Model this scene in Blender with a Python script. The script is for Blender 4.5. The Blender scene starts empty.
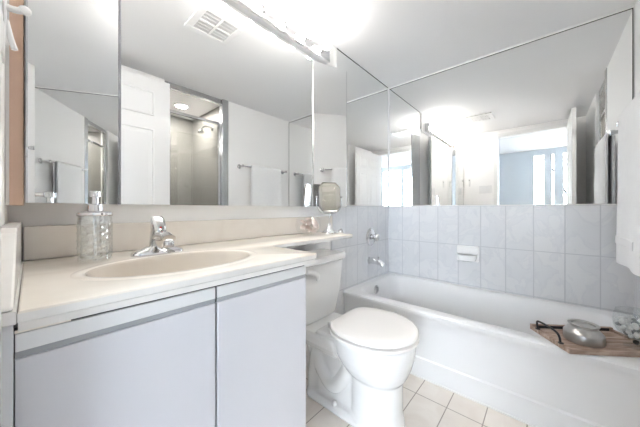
import bpy, bmesh, math, random
from mathutils import Vector, Matrix, noise
PI = math.pi
random.seed(7)
S = bpy.context.scene
COL = S.collection

# ---------------------------------------------------------------- camera
cd = bpy.data.cameras.new('camera')
cam = bpy.data.objects.new('camera', cd); COL.objects.link(cam)
cam.location = (0, 0, 1.01)
cam.rotation_euler = (PI/2, 0, math.radians(41.4-90))
cd.sensor_fit = 'HORIZONTAL'; cd.sensor_width = 36; cd.lens = 255.5/640*36
cd.shift_y = -4.5/640
cd.clip_start = 0.01; cd.clip_end = 100
S.camera = cam

# ---------------------------------------------------------------- world and exposure
W = bpy.data.worlds.new('sky'); S.world = W; W.use_nodes = True
bg = W.node_tree.nodes['Background']
bg.inputs[0].default_value = (0.86, 0.92, 1.0, 1); bg.inputs[1].default_value = 10.5
S.view_settings.view_transform = 'Standard'; S.view_settings.look = 'None'
S.view_settings.gamma = 1; S.view_settings.use_curve_mapping = False
S.view_settings.exposure = 1.75
BULB_STRENGTH = 23.0
DOWNLIGHT_STRENGTH = 210.0
cy = S.cycles
cy.max_bounces = 16; cy.diffuse_bounces = 6; cy.glossy_bounces = 10; cy.transmission_bounces = 8; cy.transparent_max_bounces = 12
cy.use_denoising = True; cy.sample_clamp_indirect = 8.0
cy.caustics_reflective = True; cy.caustics_refractive = True

# ---------------------------------------------------------------- materials
def mat(name, col, rough=0.5, metal=0.0, **kw):
    m = bpy.data.materials.new(name); m.use_nodes = True
    b = m.node_tree.nodes['Principled BSDF']
    b.inputs['Base Color'].default_value = (*col, 1)
    b.inputs['Roughness'].default_value = rough; b.inputs['Metallic'].default_value = metal
    for k, v in kw.items():
        b.inputs[k.replace('_', ' ')].default_value = v
    return m
def nodes(m): return m.node_tree.nodes, m.node_tree.links, m.node_tree.nodes['Principled BSDF']
def noisy(m, c1, c2, scale=6, detail=5, lo=0.35, hi=0.7, bump=0.0, bscale=None, dist=0.0, stretch=None):
    n, l, b = nodes(m)
    tc = n.new('ShaderNodeTexCoord')
    src = tc.outputs['Object']
    if stretch:
        mp = n.new('ShaderNodeMapping'); mp.inputs['Scale'].default_value = stretch
        l.new(src, mp.inputs[0]); src = mp.outputs[0]
    t = n.new('ShaderNodeTexNoise'); t.inputs['Scale'].default_value = scale; t.inputs['Detail'].default_value = detail
    t.inputs['Distortion'].default_value = dist
    l.new(src, t.inputs['Vector'])
    r = n.new('ShaderNodeValToRGB'); r.color_ramp.elements[0].position = lo; r.color_ramp.elements[1].position = hi
    r.color_ramp.elements[0].color = (*c1, 1); r.color_ramp.elements[1].color = (*c2, 1)
    l.new(t.outputs['Fac'], r.inputs[0]); l.new(r.outputs[0], b.inputs['Base Color'])
    if bump:
        t2 = n.new('ShaderNodeTexNoise'); t2.inputs['Scale'].default_value = bscale or scale; l.new(src, t2.inputs['Vector'])
        bp = n.new('ShaderNodeBump'); bp.inputs['Strength'].default_value = bump; bp.inputs['Distance'].default_value = 0.004
        l.new(t2.outputs['Fac'], bp.inputs['Height']); l.new(bp.outputs[0], b.inputs['Normal'])
    return m
def tile_mat(name, ax, w, h, off, tile1, tile2, grout, rough=0.25, mortar=0.0022, vein=None):
    """ax: which two object axes run along the tile grid, off: where one grout crossing lies"""
    m = mat(name, tile1, rough); n, l, b = nodes(m)
    tc = n.new('ShaderNodeTexCoord'); sx = n.new('ShaderNodeSeparateXYZ'); l.new(tc.outputs['Object'], sx.inputs[0])
    cb = n.new('ShaderNodeCombineXYZ')
    for k in range(2):
        a = n.new('ShaderNodeMath'); a.operation = 'ADD'; a.inputs[1].default_value = -off[k] + 40*(w, h)[k]
        l.new(sx.outputs[ax[k]], a.inputs[0]); l.new(a.outputs[0], cb.inputs[k])
    br = n.new('ShaderNodeTexBrick'); br.offset = 0; br.squash = 1
    br.inputs['Scale'].default_value = 1; br.inputs['Brick Width'].default_value = w; br.inputs['Row Height'].default_value = h
    br.inputs['Mortar Size'].default_value = mortar; br.inputs['Mortar Smooth'].default_value = 0.2; br.inputs['Bias'].default_value = 0
    l.new(cb.outputs[0], br.inputs['Vector'])
    t = n.new('ShaderNodeTexNoise'); t.inputs['Scale'].default_value = 5; t.inputs['Detail'].default_value = 8; t.inputs['Distortion'].default_value = 1.6
    l.new(tc.outputs['Object'], t.inputs['Vector'])
    r = n.new('ShaderNodeValToRGB'); e = r.color_ramp.elements
    e[0].position = 0.36; e[1].position = 0.62; e[0].color = (*tile1, 1); e[1].color = (*tile2, 1)
    if vein:
        v = e.new(0.49); v.color = (*vein, 1); v2 = e.new(0.45); v2.color = (*tile1, 1); v3 = e.new(0.53); v3.color = (*tile2, 1)
    l.new(t.outputs['Fac'], r.inputs[0])
    l.new(r.outputs[0], br.inputs['Color1']); l.new(r.outputs[0], br.inputs['Color2'])
    br.inputs['Mortar'].default_value = (*grout, 1)
    l.new(br.outputs['Color'], b.inputs['Base Color'])
    bp = n.new('ShaderNodeBump'); bp.invert = True; bp.inputs['Strength'].default_value = 0.4; bp.inputs['Distance'].default_value = 0.002
    l.new(br.outputs['Fac'], bp.inputs['Height']); l.new(bp.outputs[0], b.inputs['Normal'])
    return m
def emit(name, col, s):
    m = bpy.data.materials.new(name); m.use_nodes = True; n = m.node_tree.nodes; n.clear()
    e = n.new('ShaderNodeEmission'); e.inputs[0].default_value = (*col, 1); e.inputs[1].default_value = s
    o = n.new('ShaderNodeOutputMaterial'); m.node_tree.links.new(e.outputs[0], o.inputs[0]); return m
def pane(name, col, gloss):
    m = bpy.data.materials.new(name); m.use_nodes = True; n = m.node_tree.nodes; l = m.node_tree.links; n.clear()
    t = n.new('ShaderNodeBsdfTransparent'); t.inputs[0].default_value = (*col, 1)
    g = n.new('ShaderNodeBsdfGlossy'); g.inputs['Roughness'].default_value = 0.02
    x = n.new('ShaderNodeMixShader'); x.inputs[0].default_value = gloss
    o = n.new('ShaderNodeOutputMaterial'); l.new(t.outputs[0], x.inputs[1]); l.new(g.outputs[0], x.inputs[2]); l.new(x.outputs[0], o.inputs[0])
    return m

M = {}
M['paint'] = mat('wall paint', (0.93, 0.925, 0.92), 0.6)
M['ceil'] = mat('ceiling paint', (0.86, 0.86, 0.865), 0.7)
M['white'] = mat('white gloss paint', (0.85, 0.85, 0.84), 0.35)
M['door'] = mat('door paint', (0.86, 0.86, 0.865), 0.4)
M['bluewall'] = mat('pale blue wall paint', (0.62, 0.66, 0.69), 0.7)
M['laminate'] = mat('white laminate', (0.60, 0.60, 0.635), 0.32)
M['lamside'] = mat('laminate carcass', (0.75, 0.77, 0.80), 0.4)
M['alu'] = mat('brushed pull', (0.74, 0.75, 0.76), 0.35, 0.25)
M['dark'] = mat('dark gap', (0.10, 0.10, 0.10), 0.8)
M['groove'] = mat('groove shade and hinge grey', (0.33, 0.34, 0.36), 0.6)  # grey for the painted shade under the pulls, and for the left hinge
M['marble'] = noisy(mat('cream cultured marble', (0.8, 0.75, 0.68), 0.18), (0.87, 0.825, 0.755), (0.81, 0.755, 0.68), 5, 7, 0.35, 0.68, dist=1.5)
M['basin'] = noisy(mat('shaded basin marble', (0.7, 0.65, 0.58), 0.15), (0.72, 0.66, 0.585), (0.68, 0.615, 0.535), 5, 6, dist=1.0)  # the counter's cream marble, darkened to paint in the shading of the bowl
M['splash'] = noisy(mat('splash marble', (0.72, 0.68, 0.62), 0.2), (0.80, 0.755, 0.70), (0.75, 0.70, 0.64), 7, 7, dist=1.4)
M['edge'] = noisy(mat('marble edge', (0.8, 0.79, 0.77), 0.2), (0.80, 0.785, 0.76), (0.74, 0.73, 0.71), 14, 7, dist=1.5)
M['porcelain'] = mat('white porcelain', (0.80, 0.80, 0.80), 0.10, Coat_Weight=0.3)
M['dish'] = mat('bright ceramic', (0.93, 0.93, 0.93), 0.2)
M['seat'] = mat('white seat plastic', (0.83, 0.805, 0.785), 0.25)
M['tub'] = mat('tub enamel', (0.80, 0.803, 0.812), 0.28)
M['chrome'] = mat('chrome', (0.72, 0.72, 0.73), 0.06, 1.0)
M['steel'] = mat('satin steel', (0.62, 0.63, 0.64), 0.22, 1.0)
M['gunmetal'] = mat('dark chrome', (0.34, 0.33, 0.32), 0.25, 1.0)
M['fixture'] = mat('light bar enamel', (0.78, 0.775, 0.77), 0.25, 0.35)
M['mirror'] = mat('mirror silver', (0.925, 0.932, 0.928), 0.0, 1.0)
M['mirroredge'] = mat('mirror cut edge', (0.05, 0.055, 0.055), 0.4)
M['tan'] = noisy(mat('tan wood', (0.55, 0.36, 0.25), 0.5), (0.76, 0.54, 0.41), (0.83, 0.62, 0.48), 3, 6, stretch=(12, 12, 0.7))
M['towel'] = noisy(mat('white terry', (0.86, 0.86, 0.86), 0.95), (0.89, 0.89, 0.895), (0.91, 0.91, 0.91), 30, 3, bump=0.2, bscale=300)
M['towelband'] = mat('woven band', (0.90, 0.90, 0.905), 0.8)
M['glass'] = mat('clear glass', (1, 1, 1), 0.02, Transmission_Weight=1.0, IOR=1.45)
M['cutglass'] = pane('cut glass', (0.975, 0.985, 0.98), 0.28)
M['softglass'] = pane('thin bowl glass', (0.99, 0.99, 0.99), 0.012)
M['showerglass'] = pane('shower glass', (0.90, 0.905, 0.89), 0.10)
M['goblet'] = pane('goblet glass', (0.95, 0.96, 0.96), 0.07)
M['winglass'] = pane('window glass', (0.95, 0.97, 0.98), 0.06)
M['black'] = mat('black iron', (0.03, 0.03, 0.032), 0.45, 0.4)
M['traywood'] = noisy(mat('weathered wood', (0.4, 0.28, 0.22), 0.7), (0.23, 0.145, 0.105), (0.50, 0.385, 0.315), 4, 8, 0.32, 0.66, bump=0.3, bscale=40, stretch=(3, 22, 8))
M['pewter'] = noisy(mat('aged pewter', (0.45, 0.44, 0.43), 0.34, 0.9), (0.42, 0.41, 0.40), (0.62, 0.61, 0.59), 8, 6, bump=0.15, bscale=60)
M['shell'] = noisy(mat('pink shell', (0.8, 0.7, 0.66), 0.4), (0.79, 0.66, 0.60), (0.92, 0.82, 0.78), 14, 4)
M['pebw'] = mat('white pebble', (0.80, 0.80, 0.79), 0.4)
M['pebg'] = mat('grey pebble', (0.30, 0.31, 0.32), 0.4)
M['plastic'] = mat('white plastic', (0.82, 0.82, 0.82), 0.35)
M['ventdark'] = mat('vent cavity', (0.12, 0.12, 0.12), 0.8)
M['red'] = mat('red dot', (0.7, 0.04, 0.04), 0.4)
M['grout'] = mat('white caulk', (0.80, 0.80, 0.79), 0.5)
M['bark'] = mat('bark', (0.014, 0.013, 0.013), 0.9)
M['wood'] = noisy(mat('hall floor', (0.35, 0.25, 0.17), 0.35), (0.30, 0.205, 0.13), (0.42, 0.30, 0.2), 3, 6, stretch=(1, 12, 1))
M['asphalt'] = mat('outside ground', (0.4, 0.4, 0.4), 0.9)
M['bulb'] = emit('lit bulb', (1.0, 0.958, 0.905), BULB_STRENGTH)
M['downlight'] = emit('downlight lens', (1.0, 0.96, 0.9), DOWNLIGHT_STRENGTH)
TILE = dict(tile1=(0.69, 0.70, 0.725), tile2=(0.715, 0.722, 0.742), grout=(0.56, 0.57, 0.60), vein=(0.66, 0.67, 0.70), mortar=0.0032)
M['tileT'] = tile_mat('wall tile side', (1, 2), 0.1553, 0.312, (0.992, 1.035), **TILE)
M['tileV'] = tile_mat('wall tile tap', (0, 2), 0.1600, 0.312, (1.740, 1.035), **TILE)
M['floor'] = tile_mat('floor tile', (0, 1), 0.312, 0.1563, (1.40, 0.5325), (0.74, 0.68, 0.625), (0.80, 0.75, 0.70), (0.36, 0.31, 0.275), 0.3, 0.0026)
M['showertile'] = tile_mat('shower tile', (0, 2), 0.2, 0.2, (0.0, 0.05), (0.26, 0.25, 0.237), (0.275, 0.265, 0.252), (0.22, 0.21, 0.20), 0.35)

# ---------------------------------------------------------------- mesh helpers
def obj(name, bm, m, parent=None, smooth=None, bevel=0.0, seg=2, subsurf=0):
    me = bpy.data.meshes.new(name)
    bmesh.ops.recalc_face_normals(bm, faces=bm.faces[:])
    bm.to_mesh(me); bm.free()
    for mm in (m if isinstance(m, (list, tuple)) else [m]): me.materials.append(mm)
    o = bpy.data.objects.new(name, me); COL.objects.link(o)
    if parent: o.parent = parent
    if smooth is not None:
        me.polygons.foreach_set('use_smooth', [True]*len(me.polygons))
        if smooth < 180: me.set_sharp_from_angle(angle=math.radians(smooth))
    if bevel:
        b = o.modifiers.new('bevel', 'BEVEL'); b.width = bevel; b.segments = seg; b.limit_method = 'ANGLE'; b.angle_limit = math.radians(40); b.harden_normals = False
    if subsurf:
        s = o.modifiers.new('sub', 'SUBSURF'); s.levels = subsurf; s.render_levels = subsurf
    return o
def tag(o, label, cat, group=None):
    o['label'] = label; o['category'] = cat
    if group: o['group'] = group
    return o
def struct(name, bm, m, parent=None, label=None, **k):
    o = obj(name, bm, m, parent, **k)
    if parent is None: o['kind'] = 'structure'
    if label: o['label'] = label
    return o
def thing(name, label, cat, loc=(0, 0, 0), rz=0, group=None):
    o = bpy.data.objects.new(name, None); COL.objects.link(o); o.empty_display_size = 0.05
    o.location = loc; o.rotation_euler = (0, 0, rz)
    return tag(o, label, cat, group)
def box(bm, x0, x1, y0, y1, z0, z1, mi=0):
    vs = [bm.verts.new((x, y, z)) for z in (z0, z1) for y in (y0, y1) for x in (x0, x1)]
    for f in ((0, 2, 3, 1), (4, 5, 7, 6), (0, 1, 5, 4), (2, 6, 7, 3), (0, 4, 6, 2), (1, 3, 7, 5)):
        bm.faces.new([vs[i] for i in f]).material_index = mi
def B(*a):
    bm = bmesh.new(); box(bm, *a); return bm
def boxes(L):
    bm = bmesh.new()
    for a in L: box(bm, *a)
    return bm
def loft(bm, loops, cap0=True, cap1=True, closed=True, mi=0):
    R = [[bm.verts.new(p) for p in lp] for lp in loops]
    n = len(R[0])
    for a, b in zip(R, R[1:]):
        for i in range(n if closed else n-1):
            j = (i+1) % n
            bm.faces.new((a[i], a[j], b[j], b[i])).material_index = mi
    if cap0: bm.faces.new(R[0][::-1]).material_index = mi
    if cap1: bm.faces.new(R[-1]).material_index = mi
    return R
def lathe(bm, prof, c=(0, 0, 0), n=32, axis='z', mi=0, cap=True):
    loops = []
    for r, z in prof:
        lp = []
        for i in range(n):
            a = 2*PI*i/n; p = (r*math.cos(a), r*math.sin(a), z)
            if axis == 'y': p = (p[0], -p[2], p[1])
            if axis == 'x': p = (p[2], p[0], p[1])
            if axis == '-x': p = (-p[2], p[0], p[1])
            lp.append((p[0]+c[0], p[1]+c[1], p[2]+c[2]))
        loops.append(lp)
    return loft(bm, loops, cap, cap, mi=mi)
def tube(bm, pts, rad, n=12, mi=0, sq=None):
    pts = [Vector(p) for p in pts]
    if not isinstance(rad, (list, tuple)): rad = [rad]*len(pts)
    loops = []; up = Vector((0, 0, 1)); prev = None
    for i, p in enumerate(pts):
        d = (pts[min(i+1, len(pts)-1)] - pts[max(i-1, 0)]).normalized()
        if prev is None:
            u = d.cross(up)
            if u.length < 1e-3: u = d.cross(Vector((1, 0, 0)))
            u.normalize()
        else:
            u = prev - d*prev.dot(d)
            u.normalize()
        prev = u; v = d.cross(u)
        k = sq or (1, 1)
        loops.append([p + (u*math.cos(2*PI*j/n)*k[0] + v*math.sin(2*PI*j/n)*k[1])*rad[i] for j in range(n)])
    return loft(bm, loops, mi=mi)
def curve(pts, n=8):
    """Catmull-Rom through points"""
    P = [Vector(p) for p in pts]; P = [2*P[0]-P[1]] + P + [2*P[-1]-P[-2]]; out = []
    for i in range(1, len(P)-2):
        for k in range(n):
            t = k/n
            out.append(0.5*((2*P[i]) + (P[i+1]-P[i-1])*t + (2*P[i-1]-5*P[i]+4*P[i+1]-P[i+2])*t*t + (3*P[i]-P[i-1]-3*P[i+1]+P[i+2])*t**3))
    out.append(P[-2]); return out
def rrect(x0, x1, y0, y1, r, z, n=8):
    pts = []
    for cx, cyy, a0 in ((x1-r, y1-r, 0), (x0+r, y1-r, PI/2), (x0+r, y0+r, PI), (x1-r, y0+r, 1.5*PI)):
        for k in range(n+1):
            a = a0 + PI/2*k/n
            pts.append((cx+r*math.cos(a), cyy+r*math.sin(a), z))
    return pts
def sphere(bm, c, r, sc=(1, 1, 1), n=16, rot=None):
    mt = Matrix.Translation(c) @ (rot.to_matrix().to_4x4() if rot else Matrix()) @ Matrix.Diagonal((*sc, 1))
    bmesh.ops.create_uvsphere(bm, u_segments=n, v_segments=max(6, n*2//3), radius=r, matrix=mt)

# ---------------------------------------------------------------- key planes (metres)
XR = 2.282     # tub side wall
YB = 1.137     # vanity wall
YF = -0.383    # wall at the foot of the tub
XL = -0.041    # wall with the entry door
ZC = 2.175     # ceiling
T = 0.12

# ---------------------------------------------------------------- room shell
struct('floor', B(XL-T, XR+T, -1.4, YB+T, -0.1, 0), M['floor'])
struct('ceiling', B(XL-T, XR+T, -1.4, YB+T, ZC, ZC+0.1), M['ceil'])
struct('wall_back', B(XL-T, XR+T, YB, YB+T, 0, ZC), M['paint'])
struct('wall_right', B(XR+0.004, XR+T, -1.4, YB, 0, ZC), M['paint'])
struct('wall_front', boxes([(1.415, XR+0.004, YF-0.09, YF, 0, ZC), (XL-T, 0.80, YF-0.09, YF, 0, ZC)]), M['paint'])
DY0, DY1, DZ = -0.239, 0.527, 2.072
struct('wall_left', boxes([(XL-T, XL, DY1, YB, 0, ZC), (XL-T, XL, YF, DY0, 0, ZC), (XL-T, XL, DY0, DY1, DZ, ZC)]), M['paint'])
# door casing round the entry opening
struct('trim_1', boxes([(XL, XL+0.014, DY1, DY1+0.05, 0, DZ+0.05), (XL, XL+0.014, DY0-0.05, DY0, 0, DZ+0.05), (XL, XL+0.014, DY0, DY1, DZ, DZ+0.05)]), M['white'], label='white casing around the entry doorway', bevel=0.003)
# tile cladding
struct('wall_right_tile', B(XR-0.002, XR+0.004, YF, YB, 0, 1.035), M['tileT'], label='grey marble wall tile along the tub')
struct('wall_back_tile', B(1.405, XR-0.002, YB-0.006, YB, 0, 1.035), M['tileV'], label='grey marble wall tile around the tub taps')
struct('wall_front_tile', B(1.55, XR-0.002, YF, YF+0.005, 0, 1.035), M['tileV'], label='grey marble wall tile at the foot of the tub')

# shower stall behind the wall line
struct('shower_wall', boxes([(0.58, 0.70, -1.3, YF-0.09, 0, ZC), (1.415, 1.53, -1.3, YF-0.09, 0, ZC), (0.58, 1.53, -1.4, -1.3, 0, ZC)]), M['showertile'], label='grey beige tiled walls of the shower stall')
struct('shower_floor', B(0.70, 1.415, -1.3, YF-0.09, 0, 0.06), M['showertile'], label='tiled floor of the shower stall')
sd = struct('door_2', boxes([(0.80, 0.83, YF-0.06, YF-0.02, 0.06, ZC), (1.345, 1.415, YF-0.06, YF+0.006, 0.06, ZC), (0.83, 1.345, YF-0.06, YF-0.015, 2.125, ZC),
    (0.83, 1.345, YF-0.05, YF-0.02, 0.06, 0.10)]), M['steel'], label='chrome framed glass shower door', bevel=0.003)
obj('door_frame', boxes([(0.835, 1.34, YF-0.048, YF-0.026, 1.905, 1.93), (0.835, 0.857, YF-0.048, YF-0.026, 0.10, 1.905), (1.318, 1.34, YF-0.048, YF-0.026, 0.10, 1.905)]), M['chrome'], sd)
obj('glass_panel', B(0.857, 1.318, YF-0.040, YF-0.034, 0.10, 1.905), M['showerglass'], sd)

# adjoining room seen through the open doorway
RX, RC = -3.6, 2.45
struct('floor_hall', B(RX-0.15, XL-T, -2.2, 1.6, -0.1, 0), M['wood'])
struct('ceiling_hall', B(RX-0.15, XL-T, -2.2, 1.6, RC, RC+0.1), M['ceil'])
struct('wall_hall_right', B(RX, XL-T, 1.5, 1.6, 0, RC), M['bluewall'])
struct('wall_hall_left', B(RX, XL-T, -2.2, -2.1, 0, RC), M['bluewall'])
struct('wall_hall_near', boxes([(XL-T-0.02, XL-T, DY1, 1.5, 0, RC), (XL-T-0.02, XL-T, -2.1, DY0, 0, RC), (XL-T-0.02, XL-T, DY0, DY1, DZ, RC)]), M['bluewall'])
wins = [(0.005, 0.225), (-0.17, -0.10), (-0.48, -0.30), (-1.25, -0.55), (-2.0, -1.32)]  # last two are out of view, added to let in more daylight
wl = [(RX-0.12, RX, -2.1, 1.5, 0, 0.45), (RX-0.12, RX, -2.1, 1.5, 2.33, RC)]
e = sorted([-2.1, 1.5] + [v for w in wins for v in w])
for i in range(0, len(e), 2): wl.append((RX-0.12, RX, e[i], e[i+1], 0.45, 2.33))
struct('wall_hall_far', boxes(wl), M['bluewall'])
for i, (a, b) in enumerate(wins):
    f = 0.018
    w = struct('window_%d' % (i+1), boxes([(RX-0.07, RX+0.01, a, a+f, 0.45, 2.33), (RX-0.07, RX+0.01, b-f, b, 0.45, 2.33), (RX-0.07, RX+0.01, a+f, b-f, 0.45, 0.48),
        (RX-0.07, RX+0.01, a+f, b-f, 2.30, 2.33), (RX-0.06, RX, a+f, b-f, 2.12, 2.145)]), M['white'])
    obj('pane', B(RX-0.045, RX-0.04, a+f, b-f, 0.48, 2.30), M['winglass'], w)
    pl = bpy.data.lights.new('daylight_portal', 'AREA'); pl.shape = 'RECTANGLE'; pl.size = b-a; pl.size_y = 1.9; pl.cycles.is_portal = True
    po = bpy.data.objects.new('daylight_portal', pl); COL.objects.link(po); po.location = (RX-0.13, (a+b)/2, 1.39); po.rotation_euler = (0, -PI/2, 0)
struct('ground_outside', B(-14, RX-0.15, -9, 7, -0.4, -0.3), M['asphalt'])
# bare tree outside
bm = bmesh.new()
def branch(p, d, L, r, lev):
    q = p + d*L*0.5 + Vector((0, random.uniform(-1, 1), random.uniform(-1, 1)))*L*0.07; s = p + d*L
    tube(bm, [p, q, s], [r, r*0.8, r*0.55], 6)
    if lev:
        for k in range(3):
            dd = (d + Vector((random.uniform(-.6, .6), random.uniform(-.9, .9), random.uniform(-.15, .6)))).normalized()
            branch(p + d*L*(0.55+0.22*k), dd, L*0.62, r*0.52, lev-1)
branch(Vector((-6.4, -0.75, -0.3)), Vector((0, 0.08, 1)).normalized(), 1.9, 0.075, 4)
tag(obj('tree', bm, M['bark'], smooth=180), 'bare leafless tree outside the window of the next room', 'tree')

# entry door, opened flat along the shower wall
d1 = struct('door_1', B(XL+0.02, 0.785, -0.243, -0.208, 0.012, 2.074), M['door'], label='white six panel entry door standing open', bevel=0.002)
for (a, b) in ((0.075, 0.32), (0.425, 0.67)):
    for (z0, z1) in ((0.22, 0.83), (0.98, 1.66), (1.765, 1.965)):
        bm = bmesh.new()
        L = [((a, b), (z0, z1), -0.2082), ((a+0.008, b-0.008), (z0+0.008, z1-0.008), -0.2020), ((a+0.016, b-0.016), (z0+0.016, z1-0.016), -0.2075), ((a+0.045, b-0.045), (z0+0.045, z1-0.045), -0.2025)]
        loft(bm, [[(x[0], y, z[0]), (x[1], y, z[0]), (x[1], y, z[1]), (x[0], y, z[1])] for x, z, y in L])
        obj('door_panel', bm, M['door'], d1)
bm = bmesh.new(); lathe(bm, [(0.026, 0), (0.026, 0.006), (0.01, 0.01), (0.01, 0.035), (0.024, 0.045), (0.027, 0.06), (0.018, 0.072)], (0.725, -0.208, 0.95), 20, 'y')
for v in bm.verts: v.co.y = 2*-0.208 - v.co.y
obj('door_knob', bm, M['chrome'], d1, 40)

# ---------------------------------------------------------------- flat wall mirrors over the tub
mv = thing('wall_mirror', 'large flat mirror on the vanity wall above the tub taps', 'mirror', (1.875, YB, 1.035))
def loc(parent, bm):
    bmesh.ops.translate(bm, verts=bm.verts[:], vec=-Vector(parent.location)); return bm
obj('glass', loc(mv, B(1.464, XR-0.012, YB-0.006, YB-0.0005, 1.041, 2.168)), M['mirror'], mv)
obj('edge', loc(mv, B(1.464, XR-0.012, YB-0.007, YB-0.0005, 2.168, 2.1745)), M['mirroredge'], mv)
obj('edge_trim', loc(mv, boxes([(1.458, 1.464, YB-0.007, YB-0.0005, 1.036, 2.174), (1.464, XR-0.004, YB-0.007, YB-0.0005, 1.0355, 1.041)])), M['grout'], mv)
mt_ = thing('wall_mirror', 'long flat mirror along the side wall above the tub', 'mirror', (XR, 0.377, 1.035))
obj('glass', loc(mt_, B(XR-0.002, XR+0.0035, -0.374, YB-0.016, 1.041, 2.156)), M['mirror'], mt_)
obj('edge', loc(mt_, boxes([(XR-0.003, XR+0.0035, -0.374, YB-0.016, 2.156, 2.161), (XR-0.003, XR+0.0035, -0.378, -0.374, 1.041, 2.161)])), M['mirroredge'], mt_)
obj('edge_trim', loc(mt_, boxes([(XR-0.004, XR+0.0035, -0.374, YB-0.001, 2.161, 2.1745), (XR-0.004, XR+0.0035, -0.374, YB-0.016, 1.0355, 1.041), (XR-0.003, XR+0.0035, YB-0.016, YB-0.008, 1.0355, 2.161)])), M['grout'], mt_)

# ---------------------------------------------------------------- three-panel vanity mirror with swung wings
MY = 1.093; MZ0, MZ1 = 1.026, 1.943; HL, HR = 0.203, 1.173
tm = thing('vanity_mirror', 'three panel mirror over the sink with both side wings swung forward', 'mirror', (0.69, YB, MZ0))
obj('centre_mirror', loc(tm, B(HL+0.003, HR-0.003, MY, MY+0.006, MZ0, MZ1)), M['mirror'], tm)
obj('backing', loc(tm, B(HL+0.02, HR-0.02, MY+0.0065, YB-0.0005, MZ0+0.003, MZ1-0.003)), M['white'], tm)
obj('filler_strip', loc(tm, B(XL+0.0006, -0.0346, 1.0005, YB-0.0005, MZ0-0.006, MZ1)), M['paint'], tm)
obj('wood_side', loc(tm, B(-0.0344, -0.0120, 1.0, YB-0.0005, MZ0-0.006, MZ1)), M['tan'], tm)
def wing(hx, ang, r, sgn):
    """sgn +1: the wing runs right from the hinge, -1: left; ang is how far it swings into the room"""
    bm = bmesh.new()
    w = 0.016 if sgn < 0 else 0.004
    # local: u along wing from hinge, v towards the viewer
    prof = [(0, 0), (r-w, 0), (r, -0.0022), (r, -0.006), (0, -0.006)]
    c, s = math.cos(ang), math.sin(ang)
    def P(u, v, z): return (hx + sgn*(u*c + v*s), MY - u*s + v*-c, z) if True else None
    lo = [P(u, v, MZ0) for u, v in prof]; hi = [P(u, v, MZ1) for u, v in prof]
    loft(bm, [lo, hi])
    return bm, P
wl_, PL = wing(HL, math.radians(29.5), 0.240, -1)
wr_, PR = wing(HR, math.radians(18.5), 0.262, 1)
for bm in (wl_, wr_): loc(tm, bm)
obj('left_wing_mirror', wl_, M['mirror'], tm); obj('right_wing_mirror', wr_, M['mirror'], tm)
for P, r in ((PL, 0.240), (PR, 0.262)):      # backs of the wings and their chrome edge
    bm = bmesh.new(); loft(bm, [[P(u, v, z) for u, v in ((0.004, -0.0065), (r-0.002, -0.0065), (r-0.002, -0.012), (0.004, -0.012))] for z in (MZ0+0.002, MZ1-0.002)])
    obj('wing_back', loc(tm, bm), M['paint'], tm)
    bm = bmesh.new(); loft(bm, [[P(u, v, z) for u, v in ((r-0.001, -0.0015), (r+0.003, -0.0015), (r+0.003, -0.012), (r-0.001, -0.012))] for z in (MZ0, MZ1)])
    obj('edge_strip', loc(tm, bm), M['chrome'], tm)
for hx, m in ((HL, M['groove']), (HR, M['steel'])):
    bm = bmesh.new()
    z = MZ0
    while z < MZ1-0.012:
        lathe(bm, [(0.0034, z), (0.0034, z+0.0105)], (hx, MY-0.0015, 0), 8); z += 0.0125
    lathe(bm, [(0.0022, MZ0), (0.0022, MZ1)], (hx, MY-0.0005, 0), 8)
    obj('piano_hinge', loc(tm, bm), m, tm, 40)

# ---------------------------------------------------------------- light bar with globe bulbs
lb = thing('vanity_light_bar', 'lit eight bulb vanity light bar above the mirror', 'light', (0.71, YB, 2.03))
obj('wall_plate', loc(lb, B(0.02, 1.42, YB-0.012, YB-0.0005, 1.952, 2.172)), M['white'], lb)
bm = bmesh.new()
prof = [(1.1245, 1.981), (1.0725, 1.981), (1.072, 1.982), (1.072, 2.073), (1.078, 2.080), (1.1245, 2.082)]
loft(bm, [[(x, y, z) for y, z in prof] for x in (0.105, 1.312)])
obj('channel', loc(lb, bm), M['chrome'], lb, 30)
obj('lip', loc(lb, B(0.105, 1.312, 1.0685, 1.0715, 1.980, 1.998)), M['steel'], lb)
for k in range(8):
    x = 1.222 - 0.1485*k
    bm = bmesh.new(); lathe(bm, [(0.022, 0), (0.022, 0.004), (0.014, 0.007), (0.014, 0.026), (0.012, 0.028)], (x, 1.072, 2.028), 20, 'y')
    so = obj('socket', loc(lb, bm), M['chrome'], lb, 40)
    bm = bmesh.new()
    pr = [(0.010, 0.024), (0.0105, 0.027)] + [(0.025*math.sin(a), 0.051-0.025*math.cos(a)) for a in [0.45+i*(PI-0.50)/12 for i in range(13)]]
    lathe(bm, pr, (x, 1.072, 2.028), 20, 'y')
    obj('bulb', loc(lb, bm), M['bulb'], so, 180)

# ---------------------------------------------------------------- ceiling things
vt = thing('ceiling_vent', 'square white four section ceiling exhaust vent', 'vent', (0.775, 0.618, ZC))
h = 0.137
bm = bmesh.new()
outer = [(-h, -h), (h, -h), (h, h), (-h, h)]
def sq(k, z): return [(x*k, y*k, z) for x, y in outer]
box(bm, -h, h, -h, -0.098, -0.016, -0.0005); box(bm, -h, h, 0.098, h, -0.016, -0.0005); box(bm, -h, -0.098, -0.098, 0.098, -0.016, -0.0005); box(bm, 0.098, h, -0.098, 0.098, -0.016, -0.0005)
box(bm, -0.098, 0.098, -0.008, 0.008, -0.016, -0.004); box(bm, -0.008, 0.008, -0.098, -0.008, -0.016, -0.004); box(bm, -0.008, 0.008, 0.008, 0.098, -0.016, -0.004)
obj('frame', bm, M['plastic'], vt, bevel=0.003)
obj('cavity', B(-0.098, 0.098, -0.098, 0.098, -0.003, -0.0005), M['ventdark'], vt)
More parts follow.
